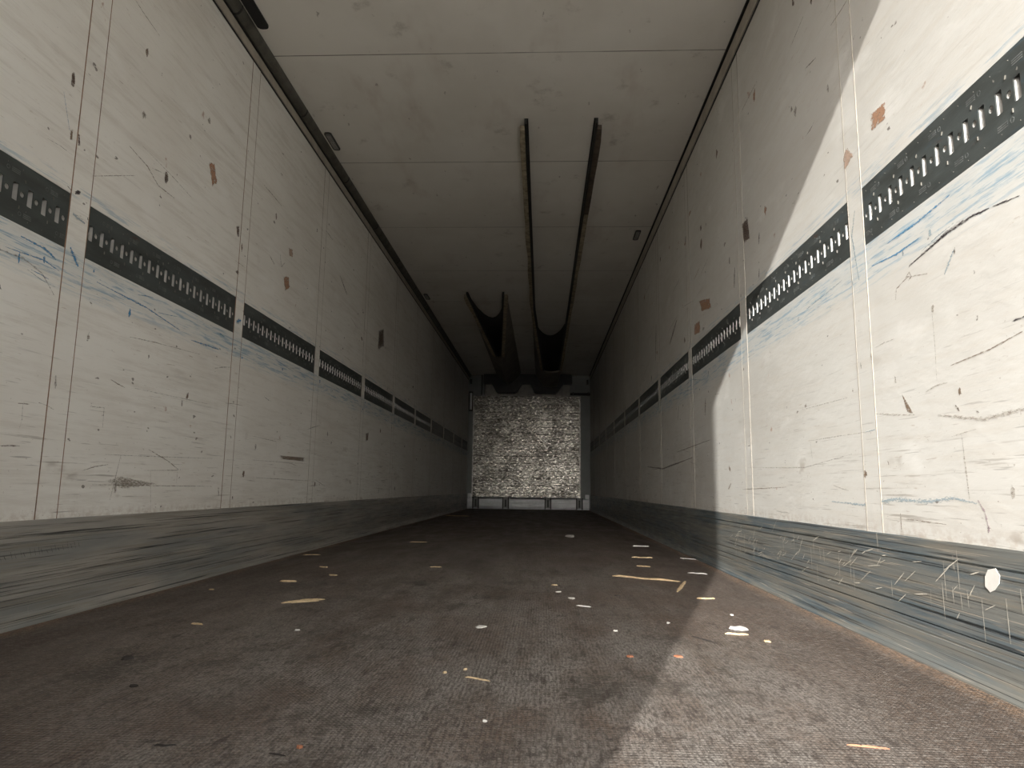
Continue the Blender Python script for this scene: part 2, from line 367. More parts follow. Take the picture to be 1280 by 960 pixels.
random.seed(11)
LM = [ # marks on the left wall: (points, width, material, closed)
 ([(2.872,1.839),(2.922,1.863),(2.968,1.78),(2.919,1.742)],0,K_RUST,1),([(3.818,1.607),(3.903,1.634),(3.928,1.568),(3.857,1.523)],0,K_RUST,1),
 ([(3.875,1.801),(3.94,1.809),(3.948,1.762),(3.884,1.75)],0,K_PINK,1),([(3.182,1.663),(3.215,1.68),(3.225,1.618),(3.199,1.612)],0,K_DARK,1),
 ([(1.998,1.521),(2.009,1.524),(2.011,1.487),(2.0,1.484)],0,K_BRN,1),([(2.033,1.525),(2.04,1.525),(2.049,1.488),(2.038,1.482)],0,K_DARK,1),
 ([(6.144,1.828),(6.36,1.894),(6.392,1.715),(6.147,1.635)],0,K_DARK,1),([(5.848,.862),(5.956,.877),(5.941,.8),(5.861,.788)],0,K_BRN,1),
 ([(2.012,1.337),(2.028,1.331),(2.038,1.332)],.008,K_BLK,0),([(2.046,1.333),(2.06,1.345),(2.078,1.347),(2.074,1.333),(2.05,1.324)],0,K_BLK,1),
 ([(2.345,.421),(2.435,.437),(2.7,.41),(2.442,.389)],0,K_GREY,1),([(3.916,.581),(4.376,.587),(4.365,.561),(3.944,.559)],0,K_BRN,1),
 ([(2.582,.46),(2.826,.467),(2.822,.414)],.005,K_BRN,0),([(2.625,.461),(2.651,.303)],.004,K_BRN,0),
 ([(2.331,.508),(2.684,.516),(3.118,.528)],.007,K_GREY,0),([(2.284,.405),(3.139,.402)],.006,K_BRN,0),
 ([(2.412,.938),(2.557,.951),(2.933,.974)],.006,K_BRN,0),([(1.7,1.035),(1.783,1.046),(1.87,1.05),(1.95,1.03),(2.008,.98)],.012,K_GREY,0),
 ([(1.868,.51),(1.94,.514)],.009,K_DARK,0),([(1.933,.634),(1.937,.59),(1.930,.56)],.006,K_GREY,0),([(1.915,.634),(1.96,.637)],.008,K_BRN,0),
 ([(2.23,.662),(2.306,.666),(2.308,.597)],.006,K_BRN,0),([(3.538,.662),(3.867,.655),(3.875,.61)],.006,K_BRN,0),
 ([(3.624,.449),(4.447,.442)],.006,K_BRN,0),([(3.558,.539),(4.413,.548)],.006,K_GREY,0),([(2.427,.51),(2.388,.353)],.006,K_BRN,0),
 ([(2.466,.758),(3.04,.768)],.006,K_GREY,0),([(2.45,1.608),(2.535,1.625)],.005,K_DARK,0),
 ([(2.30,1.62),(2.42,1.60),(2.50,1.56),(2.62,1.56)],.010,K_BRN,0),([(2.38,1.66),(2.6,1.64),(2.75,1.62)],.005,K_DARK,0),
 ([(1.8,1.06),(1.95,1.072),(2.02,1.06)],.012,K_BLUE,0),([(1.85,1.11),(1.95,1.107),(2.0,1.09)],.020,K_BLUE,0),([(2.2,1.08),(2.5,1.07),(2.75,1.04)],.014,K_BLUE,0),
 ([(2.055,1.15),(2.10,1.10)],.03,K_BLUE,0),([(2.05,1.26),(2.11,1.25)],.03,K_PBL,0),([(2.85,1.02),(3.1,1.03)],.016,K_BLUE,0),
 ([(3.26,1.20),(3.31,1.22)],.05,K_BLUE,0),([(1.95,1.62),(2.0,1.50)],.004,K_BLUE,0),([(2.12,1.42),(2.35,1.53)],.005,K_BRN,0),
 ([(2.52,1.49),(2.525,1.485)],.014,K_BLK,0),([(2.55,1.08),(2.56,1.075)],.016,K_BLK,0),([(1.85,2.28),(1.98,2.2),(2.0,2.17)],.012,K_BRN,0),
 ([(3.6,1.66),(3.68,1.63)],.014,K_DARK,0),([(4.9,1.95),(5.1,1.86)],.03,K_DARK,0),([(3.2,.40),(3.21,.36)],.02,K_DARK,0),
 ([(2.6,.54),(2.75,.50),(2.83,.47)],.009,K_BRN,0),([(3.75,1.72),(3.78,1.65),(3.83,1.69)],.02,K_GREY,0),
]
RM = [
 ([(1.80,1.0),(1.707,1.014),(1.619,1.026),(1.526,1.028),(1.465,1.021)],.020,K_BLK,0),([(1.455,1.02),(1.37,1.008)],.010,K_BLK,0),
 ([(1.998,1.066),(1.86,1.054),(1.738,1.057)],.012,K_BLUE,0),([(1.645,.93),(1.60,.978)],.018,K_PBL,0),([(1.60,.965),(1.597,.98)],.012,K_DARK,0),
 ([(1.947,1.515),(1.852,1.504),(1.859,1.451),(1.949,1.459)],0,K_RUST,1),([(2.139,1.476),(2.101,1.495),(2.063,1.441),(2.134,1.425)],0,K_PINK,1),
 ([(1.883,.678),(1.852,.645),(1.826,.613),(1.858,.622)],0,K_BRN,1),([(2.532,.593),(2.282,.592),(2.103,.59)],.008,K_GREY,0),([(2.1,.59),(2.04,.592)],.008,K_PBL,0),
 ([(2.532,.593),(2.519,.522)],.006,K_GREY,0),([(1.72,.60),(1.548,.573),(1.36,.585)],.022,K_GREY,0),([(1.59,.399),(1.569,.374),(1.56,.337)],.012,K_PURP,0),
 ([(1.56,.345),(1.562,.33)],.02,K_PURP,0),([(2.373,.382),(2.142,.376),(1.95,.396),(1.80,.392),(1.68,.402),(1.595,.392)],.024,K_PBL,0),
 ([(4.215,1.572),(3.913,1.508),(3.884,1.439),(4.139,1.481)],0,K_RUST,1),([(3.259,1.692),(3.154,1.69),(3.132,1.564),(3.233,1.582)],0,K_DARK,1),
 ([(4.343,1.456),(4.187,1.443),(4.175,1.365),(4.352,1.38)],0,K_RUST,1),([(2.39,1.949),(2.302,1.931)],.012,K_DARK,0),
 ([(1.877,.931),(1.87,.96),(1.81,.975),(1.717,.955)],.007,K_BRN,0),([(1.81,.963),(1.79,.97),(1.80,.985),(1.82,.975)],.008,K_BRN,0),
 ([(1.71,.865),(1.708,.77),(1.712,.685)],.005,K_GREY,0),([(1.763,.663),(1.72,.672),(1.668,.673)],.010,K_GREY,0),([(1.43,.762),(1.38,.763)],.012,K_BLK,0),
 ([(1.65,.71),(1.5,.72),(1.4,.735)],.008,K_BRN,0),([(2.617,.712),(2.207,.707)],.007,K_GREY,0),([(1.645,.616),(1.63,.60)],.014,K_DARK,0),([(1.57,.595),(1.56,.59)],.012,K_DARK,0),
 ([(1.63,.545),(1.62,.40)],.012,K_GREY,0),([(3.4,1.52),(3.42,1.42)],.04,K_DARK,0),([(3.0,1.55),(3.01,1.50)],.03,K_BLK,0),([(3.02,1.39),(3.03,1.35)],.03,K_BLK,0),
 ([(4.9,1.62),(5.2,1.50)],.06,K_DARK,0),([(5.8,1.80),(5.85,1.50)],.08,K_BRN,0),([(4.5,.62),(5.6,.58),(6.4,.62)],.03,K_DARK,0),([(4.0,.7),(5.0,.68)],.014,K_BRN,0),
 ([(3.3,.52),(2.6,.50),(2.2,.53)],.007,K_GREY,0),([(3.4,.42),(2.8,.43)],.007,K_BRN,0),([(4.9,1.0),(4.95,.9)],.04,K_BRN,0),([(4.1,.95),(4.12,.85)],.05,K_BRN,0),
 ([(3.6,.45),(3.66,.42)],.03,K_BRN,0),([(1.90,1.10),(1.75,1.10),(1.6,1.11)],.012,K_BLUE,0),([(2.5,1.07),(2.2,1.085)],.012,K_PBL,0),([(2.08,1.05),(2.11,1.2),(2.08,1.27)],.02,K_PBL,0),
 ([(2.105,.80),(2.102,.78)],.008,K_BLK,0),([(1.98,.50),(1.975,.49)],.012,K_BRN,0),([(1.93,.36),(1.93,.31)],.008,K_BRN,0),([(1.9,.345),(1.72,.34)],.005,K_BRN,0),
]
def rnd_marks(n, y0, y1, z0, z1, mats, big):
    out = []
    for i in range(n):
        y = y0+(y1-y0)*random.random()**1.3; z = random.uniform(z0, z1); k = 1+.22*(y-2)
        if random.random() < .45:
            a, b = random.uniform(.015, .04)*k*big, random.uniform(.015, .06)*big
            a *= .8; ph = random.uniform(0, 6)
            out.append(([(y+a*math.cos(ph+t*.698)*random.uniform(.35, 1.15), z+b*math.sin(ph+t*.698)*random.uniform(.35, 1.15)) for t in range(9)], 0, random.choice(mats), 1))
        else:
            L = random.uniform(.05, .22)*k; d = random.uniform(-.12, .12)
            out.append(([(y, z), (y+L*.5, z+L*d+random.uniform(-.004, .004)), (y+L, z+L*d*1.8)], random.uniform(.004, .010)*(1+.1*(y-2)), random.choice(mats), 0))
    return out
LM += rnd_marks(22, 1.9, 8, 1.36, 2.3, [K_BRN, K_DARK, K_GREY, K_GREY], .7) + rnd_marks(30, 1.9, 9, .34, 1.0, [K_BRN, K_GREY, K_GREY], .55)
RM += rnd_marks(40, 2.0, 7, 1.36, 2.3, [K_BRN, K_DARK, K_GREY, K_RUST], .85) + rnd_marks(32, 1.4, 9, .34, 1.0, [K_BRN, K_GREY, K_GREY], .45)
LM += rnd_marks(16, 1.8, 6, 1.02, 1.12, [K_BLUE, K_PBL, K_BLUE], .4); RM += rnd_marks(12, 1.4, 6, 1.02, 1.12, [K_BLUE, K_PBL, K_PBL], .4)
def wall(name, X, nx, mat, marks):
    bm = BM()
    prism(bm, [(X, -.02), (X, BB), (X-nx*.022, BB), (X-nx*.022, BT), (X, BT), (X, H+.02), (X-nx*.08, H+.02), (X-nx*.08, -.02)], 'y', Y0, D)
    bmesh.ops.recalc_face_normals(bm, faces=bm.faces)
    for pts, wd, mm, cl in marks: mark(bm, X, nx, pts, wd, MARKS.index(mm)+1, bool(cl))
    o = obj(name, bm, [mat] + MARKS, recalc=False); o['kind'] = 'structure'
    return o
def fix(marks):   # marks that cross a joint strip lie on the strip, 3 mm proud
    a, b = [], []
    for q in marks:
        cy = sum(p[0] for p in q[0])/len(q[0])
        (b if abs((cy-S0+PITCH/2) % PITCH - PITCH/2) < SW/2 else a).append(q)
    return a, b
LA, LB = fix(LM); RA, RB = fix(RM)
wall('wall_left', XL, 1, M_WL, LA); wall('wall_right', XR, -1, M_WR, RA)
bm = BM(); box(bm, (XL-.08, D, -.02), (XR+.08, D+.08, H+.02)); struct('wall_front', bm, M_PILL)

# rear frame and the closed left door leaf; the right leaf is folded away
bm = BM()
box(bm, (XL-.04, Y0-.06, -.06), (-.306, Y0, H+.04), 0, .008)
for z in (.35, 1.35, 2.3): box(bm, (XL-.06, Y0-.075, z), (-.4, Y0-.06, z+.03))
door = struct('door_1', bm, M_DOOR)
bm = BM()
for x in (-.62, -.48):
    bmesh.ops.create_cone(bm, cap_ends=True, segments=12, radius1=.014, radius2=.014, depth=2.6, matrix=Matrix.Translation((x, Y0-.10, 1.32)))
for x in (-.62, -.48): box(bm, (x-.02, Y0-.115, .9), (x+.02, Y0-.06, .94)); box(bm, (x-.02, Y0-.115, 1.9), (x+.02, Y0-.06, 1.94))
obj('lock_rod', bm, M_ZINC, door)

# joint strips
ks = range(-1, 10)
tn = 1
for X, nx, mat, marks in ((XL, 1, M_WL, LB), (XR, -1, M_WR, RB)):
    for k in ks:
        y = S0 + k*PITCH; bm = BM()
        xa, xb = sorted((X-nx*.021, X+nx*.0008))
        box(bm, (xa, y-SW/2, KICK-.002), (xb, y+SW/2, 2.574), 0)
        xa, xb = sorted((X-nx*.001, X+nx*.0045))
        bead = 1 if (nx > 0 and k <= 1) else 2
        for e in (-1, 1):
            c = y + e*SW/2
            prism(bm, [(X-nx*.001, c-.0022), (X+nx*.0012, c-.0016), (X+nx*.0017, c), (X+nx*.0012, c+.0016), (X-nx*.001, c+.0022)], 'z', KICK-.002, 2.574, bead)
        bmesh.ops.recalc_face_normals(bm, faces=bm.faces)
        for pts, wd, mm, cl in marks:
            if abs(sum(p[0] for p in pts)/len(pts) - y) < SW/2: mark(bm, X+nx*.0006, nx, pts, wd, MARKS.index(mm)+3, bool(cl))
        o = obj('trim_%d' % tn, bm, [mat, M_BEADB, M_BEADC] + MARKS, recalc=False); o['kind'] = 'structure'; tn += 1

# scuff plates along the floor
random.seed(21); GROOVE = (.258, .128, .098)
for nm, X, nx, mat in (('baseboard_left', XL, 1, M_KL), ('baseboard_right', XR, -1, M_KR)):
    GA, GB, GC = GROOVE
    prof = [(0, KICK), (.006, KICK), (.007, KICK-.004), (.007, GA+.003), (.0008, GA+.0025), (.0008, GA-.0025), (.008, GA-.003), (.008, GA-.018), (.006, GA-.020), (.006, GB+.003), (.0008, GB+.0025), (.0008, GB-.0025),
            (.008, GB-.003), (.008, GC+.002), (.0008, GC+.0015), (.0008, GC-.0015), (.007, GC-.002), (.007, .075), (.0055, .074), (.0055, .070), (.007, .069), (.007, .040), (.011, .026), (.014, .018), (.024, .004), (.024, .0), (0, 0)]
    bm = BM(); prism(bm, [(X+nx*a, z) for a, z in prof], 'y', Y0, D)
    bmesh.ops.recalc_face_normals(bm, faces=bm.faces)
    if nx < 0:
        for i in range(80):
            y = random.uniform(1.45, 3.7); z = random.uniform(.12, .25); L = random.uniform(.02, .07)
            mark(bm, X-.0083, -1, [(y, z), (y+L*random.uniform(-1.2, -.4), z+L*random.uniform(.1, .8))], random.uniform(.002, .0035), 1)
        for i in range(30):
            y = random.uniform(1.45, 3.6); z = random.uniform(.1, .2)
            mark(bm, X-.0083, -1, [(y, z), (y+.002, z+random.uniform(.03, .09))], .002, 1)
    else:
        for i in range(22):
            y = 1.86 + i*.018 + random.uniform(-.004, .004); z = .19+.0007*i
            mark(bm, X+.0083, 1, [(y, z), (y-.01, z+random.uniform(.012, .03))], .003, 2)
    o = obj(nm, bm, [mat, K_WHT, K_BLK], recalc=False); o['kind'] = 'structure'

# cornices under the roof
bm = BM(); box(bm, (XL, Y0, 2.582), (XL+.010, D, H)); box(bm, (XL, Y0, 2.574), (XL+.004, D, 2.582), 1)
box(bm, (XL+.010, Y0, 2.632), (XL+.014, D, 2.640), 1)
struct('trim_%d' % tn, bm, [M_CORN, M_BLACK]); tn += 1
bm = BM(); box(bm, (XR-.010, Y0, 2.586), (XR, D, 2.664)); box(bm, (XR-.004, Y0, 2.578), (XR, D, 2.586), 1); box(bm, (XR-.006, Y0, 2.664), (XR, D, H), 1)
box(bm, (XR-.018, Y0, 2.674), (XR-.004, D, H), 1)
struct('trim_%d' % tn, bm, [M_CORN, M_BLACK]); tn += 1
# conduit in the left roof corner
bm = BM(); pr = [(XL+.010, H-.001)]
for i in range(10):
    a = -math.pi/2 - .25 + i/9*(math.pi/2+.25)
    pr.append((XL+.012+.044*max(math.cos(a), 0), H-.001+.040*math.sin(a)))
pr.append((XL+.056, H-.001))
pr = [(XL+.010, H), (XL+.010, H-.040), (XL+.022, H-.043), (XL+.034, H-.040), (XL+.045, H-.030), (XL+.052, H-.016), (XL+.055, H)]
prism(bm, pr, 'y', Y0, D-.02)
for k in range(14):
    y = 1.1 + k*.93; prism(bm, [(p[0]+.0015, p[1]-.0015) if p[1] < H else (p[0]+.001, p[1]) for p in pr], 'y', y, y+.012, 1)
cdt = obj('cable_conduit', bm, [M_DUCT, M_DARKM]); tag(cdt, 'long dark grey rounded conduit running along the left ceiling corner', 'conduit')

# ---------------------------------------------------------------- lashing rails
def rail_plate_mesh(n=19, sp=.058):
    """local: plate in the y-z plane, near end y=0, faces +x, z=0 at its centre"""
    L = PITCH-SW; hh = (BT-BB)/2 - .001
    bm = BM(); edges = []
    def loop(pts):
        v = [bm.verts.new((0, a, b)) for a, b in pts]
        for i in range(len(v)): edges.append(bm.edges.new((v[i], v[(i+1) % len(v)])))
    loop([(0, -hh), (L, -hh), (L, hh), (0, hh)])
    slots, holes = [], [.010]
    for i in range(n):
        c = L-.047 - i*sp
        slots.append(c); holes.append(c+.0265)
    for c in slots:
        w2, h2, r = .0105, .026, .002
        loop([(c-w2, -h2+r), (c-w2+r, -h2), (c+w2-r, -h2), (c+w2, -h2+r), (c+w2, h2-r), (c+w2-r, h2), (c-w2+r, h2), (c-w2, h2-r)])
    for c in holes: loop([(c+.0085*math.cos(a*math.pi/6), .0085*math.sin(a*math.pi/6)) for a in range(12)])
    bmesh.ops.triangle_fill(bm, edges=edges, use_beauty=True, use_dissolve=False)
    fs = list(bm.faces)
    # drop faces inside the openings
    kill = []
    for f in fs:
        c = f.calc_center_median()
        if any(abs(c.y-s) < .0105 and abs(c.z) < .026 for s in slots) or any(math.hypot(c.y-s, c.z) < .0075 for s in holes): kill.append(f)
    if kill: bmesh.ops.delete(bm, geom=kill, context='FACES')
    for f in bm.faces:
        if f.normal.x < 0: f.normal_flip()
    r = bmesh.ops.extrude_face_region(bm, geom=list(bm.faces))
    vs_ = [g for g in r['geom'] if isinstance(g, bmesh.types.BMVert)]
    bmesh.ops.translate(bm, verts=vs_, vec=(.0022, 0, 0))
    bmesh.ops.recalc_face_normals(bm, faces=bm.faces)
    # lances, rivets and stamped marks
    for i, c in enumerate(slots):
        if i % 2 == 0:
            y = c-.029+.004
            prism(bm, [(y-.0012, .037), (y+.0010, .037), (y-.0020, .045), (y-.0042, .045)], 'x', .002, .0045, 1)
        else:
            y = c+.018
            prism(bm, [(y-.0012, -.045), (y+.0010, -.045), (y+.0010, -.036), (y-.0012, -.036)], 'x', .002, .0045, 1)
        for s in (-1, 1):
            box(bm, (.002, c-.001+.02*(s > 0), s*.072-.001), (.0029, c+.001+.02*(s > 0), s*.072+.001), 1)
    return bm, slots, holes
random.seed(3)
pbm, slots, holes = rail_plate_mesh()
sb = BM()      # stamped outlines
L_ = PITCH-SW
for i in range(7):
    y = .08 + i*.155
    for s in (-1, 1):
        yy = y + (0 if s > 0 else .06); z = s*.058
        for k in range(6):      # little hexagon outline
            a0, a1 = k*math.pi/3, (k+1)*math.pi/3
            p0 = Vector((yy+.006*math.cos(a0), z+.006*math.sin(a0))); p1 = Vector((yy+.006*math.cos(a1), z+.006*math.sin(a1)))
            d = (p1-p0).normalized()*.0006; n2 = Vector((-d.y, d.x))
            prism(sb, [tuple(p0-n2), tuple(p1-n2), tuple(p1+n2), tuple(p0+n2)], 'x', .0021, .0026)
        for r in range(3):
            box(sb, (.0021, yy+.014, z-.006+r*.005), (.0026, yy+.046, z-.0035+r*.005))
M_STAMP = plain('stamp_grey', (0.17, 0.18, 0.175), 0.5, 0, .5, 40)
M_STAMP_ = M_STAMP
cb = BM()      # back channel with bright pressed-in flanges either side of each slot
box(cb, (-.0165, 0, -.030), (-.0145, L_, .030), 0)
for c in slots:
    prism(cb, [(-.0145, c+.0065), (-.0005, c+.0100), (-.0005, c+.0122), (-.0145, c+.0085)], 'z', -.0265, .0265, 1)
    prism(cb, [(-.0145, c-.0065), (-.0005, c-.0100), (-.0005, c-.0122), (-.0145, c-.0085)], 'z', -.0265, .0265, 1)
for c in holes:      # short bushes behind the round holes
    for k in range(12):
        a0, a1 = k*math.pi/6, (k+1)*math.pi/6; q = [(c+.0088*math.cos(a), .0088*math.sin(a)) for a in (a0, a1)]
        v = [cb.verts.new((x, *p)) for x in (-.009, -.0003) for p in q] + [cb.verts.new((-.009, c, 0))]
        for f in (cb.faces.new((v[0], v[1], v[3], v[2])), cb.faces.new((v[0], v[1], v[4]))): f.material_index = 1
r0 = thing('lashing_rail', '', 'lashing rail')
sm_ = bpy.data.meshes.new('stamp'); sb.to_mesh(sm_); sb.free()
nf = len(pbm.faces); pbm.from_mesh(sm_); pbm.faces.ensure_lookup_table()
for f in pbm.faces[nf:]: f.material_index = 2
p0 = obj('perforated_plate', pbm, [M_RAIL, M_LANCE, M_STAMP], r0, recalc=False); c0 = obj('back_channel', cb, [M_CHAN, M_ZINC], r0)
pR = p0.data.copy(); pR.materials[0] = M_RAILB
ORD = ['nearest', 'second', 'third', 'fourth', 'fifth', 'sixth', 'seventh', 'eighth', 'ninth', 'tenth', 'eleventh', 'twelfth']
seen = False
for side, X, nx in (('left', XL, 1), ('right', XR, -1)):
    for i, k in enumerate(range(0, 11)):
        y = S0 + (k-1)*PITCH + SW/2
        if not seen: o, kids = r0, [p0, c0]; seen = True
        else:
            o = r0.copy(); COL.objects.link(o); kids = []
            for q in (p0, c0):
                c = q.copy(); COL.objects.link(c); c.parent = o; kids.append(c)
        if side == 'right': kids[0].data = pR
        if k == 10:
            ymax = D - y; 
        o.location = (X-nx*.0028, y, (BT+BB)/2)
        if nx < 0: o.scale = (-1, 1, 1)
        if k == 10: o.scale.y = (D-.012-y)/L_
        where = ORD[i] + (' one' if i == 0 else '')
        o['label'] = ('dark slotted lashing rail on the %s wall, %s' % (side, 'the one nearest the camera' if i == 0 else 'the one against the bulkhead' if k == 10 else ORD[i] + ' one counting from the camera'))
        o['group'] = 'lashing rails along the %s wall' % side

# ---------------------------------------------------------------- ceiling lamps
def oval(bm, cx, cy, w, l, z0, z1, mi=0, seg=6):
    r = w/2*.8; pts = []
    for sx, sy, a0 in ((1, 1, 0), (-1, 1, 90), (-1, -1, 180), (1, -1, 270)):
        for k in range(seg+1):
            a = math.radians(a0 + 90*k/seg); pts.append((cx+sx*(w/2-r)+r*math.cos(a), cy+sy*(l/2-r)+r*math.sin(a)))
    return prism(bm, pts, 'z', z0, z1, mi)
def lamp(x, y, label, dark=False, w=.048, l=.235):
    t = thing('ceiling_lamp', label, 'lamp', (x, y, H), 'oval lamps along the ceiling edges')
    bm = BM(); oval(bm, 0, 0, w, l, -.008, 0); obj('bezel', bm, M_DARKM if not dark else M_BLACK, t)
    bm = BM(); oval(bm, 0, 0, w*.74, l*.9, -.010, -.0075)
    if not dark:
        for s in (-1, 0, 1): box(bm, (s*w*.2-.0012, -l*.36, -.012), (s*w*.2+.0012, l*.36, -.0098), 1)
        box(bm, (-w*.3, -.002, -.012), (w*.3, .002, -.0098), 1)
    obj('cover', bm, [M_BLACK if dark else M_LAMPG, M_ZINC], t)
lamp(-1.408, 2.86, 'long black rounded lamp on the ceiling beside the conduit, nearest the camera', True, .058, .54)
lamp(-1.409, 4.28, 'grey oval lamp with ribs on the ceiling by the left conduit')
lamp(-1.400, 8.07, 'small far oval lamp on the ceiling by the left conduit')
lamp(.838, 6.03, 'grey oval lamp on the ceiling beside the right wall')

# ---------------------------------------------------------------- air duct canvases on ceiling rails
def duct(label, xl, xr, y0, y1, ydark, ytip, bend, bl, br, drop, flap, nl=1.0):
    """two rails run back along the ceiling, then sink with the canvas towards its keel"""
    cx = (xl+xr)/2
    t = thing('air_duct', label, 'air duct', (cx, y0, H), 'air ducts hanging from the ceiling')
    def rim(s, y):
        xa, xb = (xl, bl) if s < 0 else (xr, br)
        f = min(1, max(0, (y-bend)/(ytip-bend)))
        return xa+(xb-xa)*f, -drop*f
    N = 44
    for s in (-1, 1):
        def sweep(prof, ys, fn=None):
            bm = BM(); rows = []
            for i, yy in enumerate(ys):
                x, z = rim(s, yy)
                pr = fn(i, yy) if fn else prof
                rows.append([bm.verts.new((x-cx+s*a, yy-y0, z+b)) for a, b in pr])
            n = len(rows[0])
            for p, q in zip(rows, rows[1:]):
                for j in range(n): bm.faces.new((p[j], q[j], q[(j+1) % n], p[(j+1) % n]))
            bm.faces.new(rows[0]); bm.faces.new(rows[-1][::-1]); return bm
        ys = [y0+(ytip-y0)*i/N for i in range(N+1)]
        rl = obj('mounting_rail', sweep([(-.012, 0), (.012, 0), (.012, -.034), (-.003, -.034), (-.003, -.008), (-.012, -.006)], ys), M_DARKM, t)
        def lath(i, yy):
            wd = flap*(1+.28*noise.noise(Vector((s*9, yy*1.9, 0))))*(1 if i else .8)
            zb = -.032+.004*noise.noise(Vector((s, yy*3, 4)))
            return [(.0125, -.002), (.0125+wd, -.002), (.0125+wd, zb), (.0125, zb)]
        bm = sweep(None, [y+.08 for y in ys[:-1]]+[ytip], lath)
        if s > 0 and flap > .03 and y0 < 6:
            for f in bm.faces:
                if f.calc_center_median().y < 1.5 and f.calc_center_median().y > .02: f.material_index = 1
        obj('timber_lath', bm, [M_LATH, M_LATHD], t)
    bm = BM(); rows = []
    ys = [y0+.1+(ytip-y0-.1)*i/30 for i in range(31)]
    for s in (-1, 1):
        xa = xl if s < 0 else xr; G = []
        for yy in ys:
            x, z = rim(s, yy); z -= .02
            out = xa + s*(.014+flap*.5)
            G.append([bm.verts.new((out+(x-out)*(k/6)**1.3-cx, yy-y0, -.001+(z+.001)*(k/6))) for k in range(7)])
        for p, q in zip(G, G[1:]):
            for k in range(6): bm.faces.new((p[k], q[k], q[k+1], p[k+1]))
    # closed trough from the keel to the outlet
    G = []
    for i in range(13):
        yy = ytip + (y1-ytip)*i/12; row = []
        L, Rr = rim(-1, ytip)[0], rim(1, ytip)[0]; zb = -drop-.02-.015*math.sin(i*.9)
        o1, o2 = xl-.014-flap*.5, xr+.014+flap*.5
        for k in range(7): row.append((o1+(L-o1)*(k/6)**1.3, -.001+(zb+.001)*k/6))
        for k in range(1, 4): row.append((L+(Rr-L)*k/4, zb-.02*math.sin(math.pi*k/4)))
        for k in range(6, -1, -1): row.append((o2+(Rr-o2)*(k/6)**1.3, -.001+(zb+.001)*k/6))
        G.append([bm.verts.new((a-cx, yy-y0, b)) for a, b in row])
    for p, q in zip(G, G[1:]):
        for k in range(len(p)-1): bm.faces.new((p[k], q[k], q[k+1], p[k+1]))
    bmesh.ops.remove_doubles(bm, verts=bm.verts, dist=1e-4)
    o = obj('canvas', bm, M_CANVAS, t, smooth=True)
    md = o.modifiers.new('thickness', 'SOLIDIFY'); md.thickness = .002
    bm = BM(); a, b = xl-cx+.013, xr-cx-.013
    prism(bm, [(a, y1-y0), (a, ydark-y0)] + [(a+(b-a)*k/8, ydark-y0+nl*math.sin(math.pi*k/8)**.7) for k in range(1, 8)] + [(b, ydark-y0), (b, y1-y0)], 'z', -.006, -.001)
    obj('top_liner', bm, M_LINER, t)
    return t
duct('large air duct hanging from two long ceiling rails in the middle of the ceiling', -.112, .320, 4.02, 13.60, 9.4, 11.6, 8.6, .015, .275, .27, .036, .8)
duct('smaller far air duct hanging from short ceiling rails, left of the large one', -.893, -.467, 7.87, 13.60, 8.1, 10.6, 7.87, -.715, -.655, .22, .045)

# ---------------------------------------------------------------- front bulkhead
t = thing('bulkhead_panel', 'large scratched and dirty metal cladding panel on the front bulkhead', 'panel', (-.31, D-.012, .235))
bm = BM(); hgt = 2.015
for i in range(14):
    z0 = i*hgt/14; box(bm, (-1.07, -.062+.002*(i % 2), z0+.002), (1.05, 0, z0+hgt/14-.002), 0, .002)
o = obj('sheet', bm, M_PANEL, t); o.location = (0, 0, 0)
bm = BM()
bm.free()
for x in (-1.085, 1.052):
    bm = BM(); box(bm, (x, -.070, 0), (x+.022, 0, hgt)); obj('edge_strip', bm, M_ZINC, t)
bm = BM(); random.seed(2)
for x in (-1.074, 1.063):
    for k in range(16):
        bmesh.ops.create_icosphere(bm, subdivisions=1, radius=.008, matrix=Matrix.Translation((x, -.071, .06+k*.125)))
obj('rivet', bm, M_DARKM, t)['kind'] = 'stuff'

t = thing('plinth_rail', 'pale aluminium plinth rail across the foot of the front bulkhead', 'rail', (-.272, D, 0))
bm = BM(); w2 = 1.195
prism(bm, [(0, .006), (-.110, .006), (-.115, .05), (-.105, .055), (-.105, .125), (-.112, .130), (-.112, .20), (-.07, .215), (0, .215)], 'x', -w2, w2)
for s in (-1, 1): box(bm, (s*w2-(.07 if s > 0 else 0), -.10, .215), (s*w2+(.07 if s < 0 else 0), 0, .30), 0, .004)
obj('rail_body', bm, M_PLINTH, t)
for px in (-1.03, -.44, .39, 1.005):
    bm = BM(); x = px
    for s in (-1, 1): box(bm, (x+s*.055-.012, -.150, .012), (x+s*.055+.012, -.10, .235), 0, .003)
    box(bm, (x-.05, -.128, .03), (x+.05, -.10, .225), 1)
    box(bm, (x-.018, -.145, .05), (x+.018, -.12, .19), 0, .003)
    b = obj('bumper_bracket', bm, [M_DARKM, M_LAMPG], t)

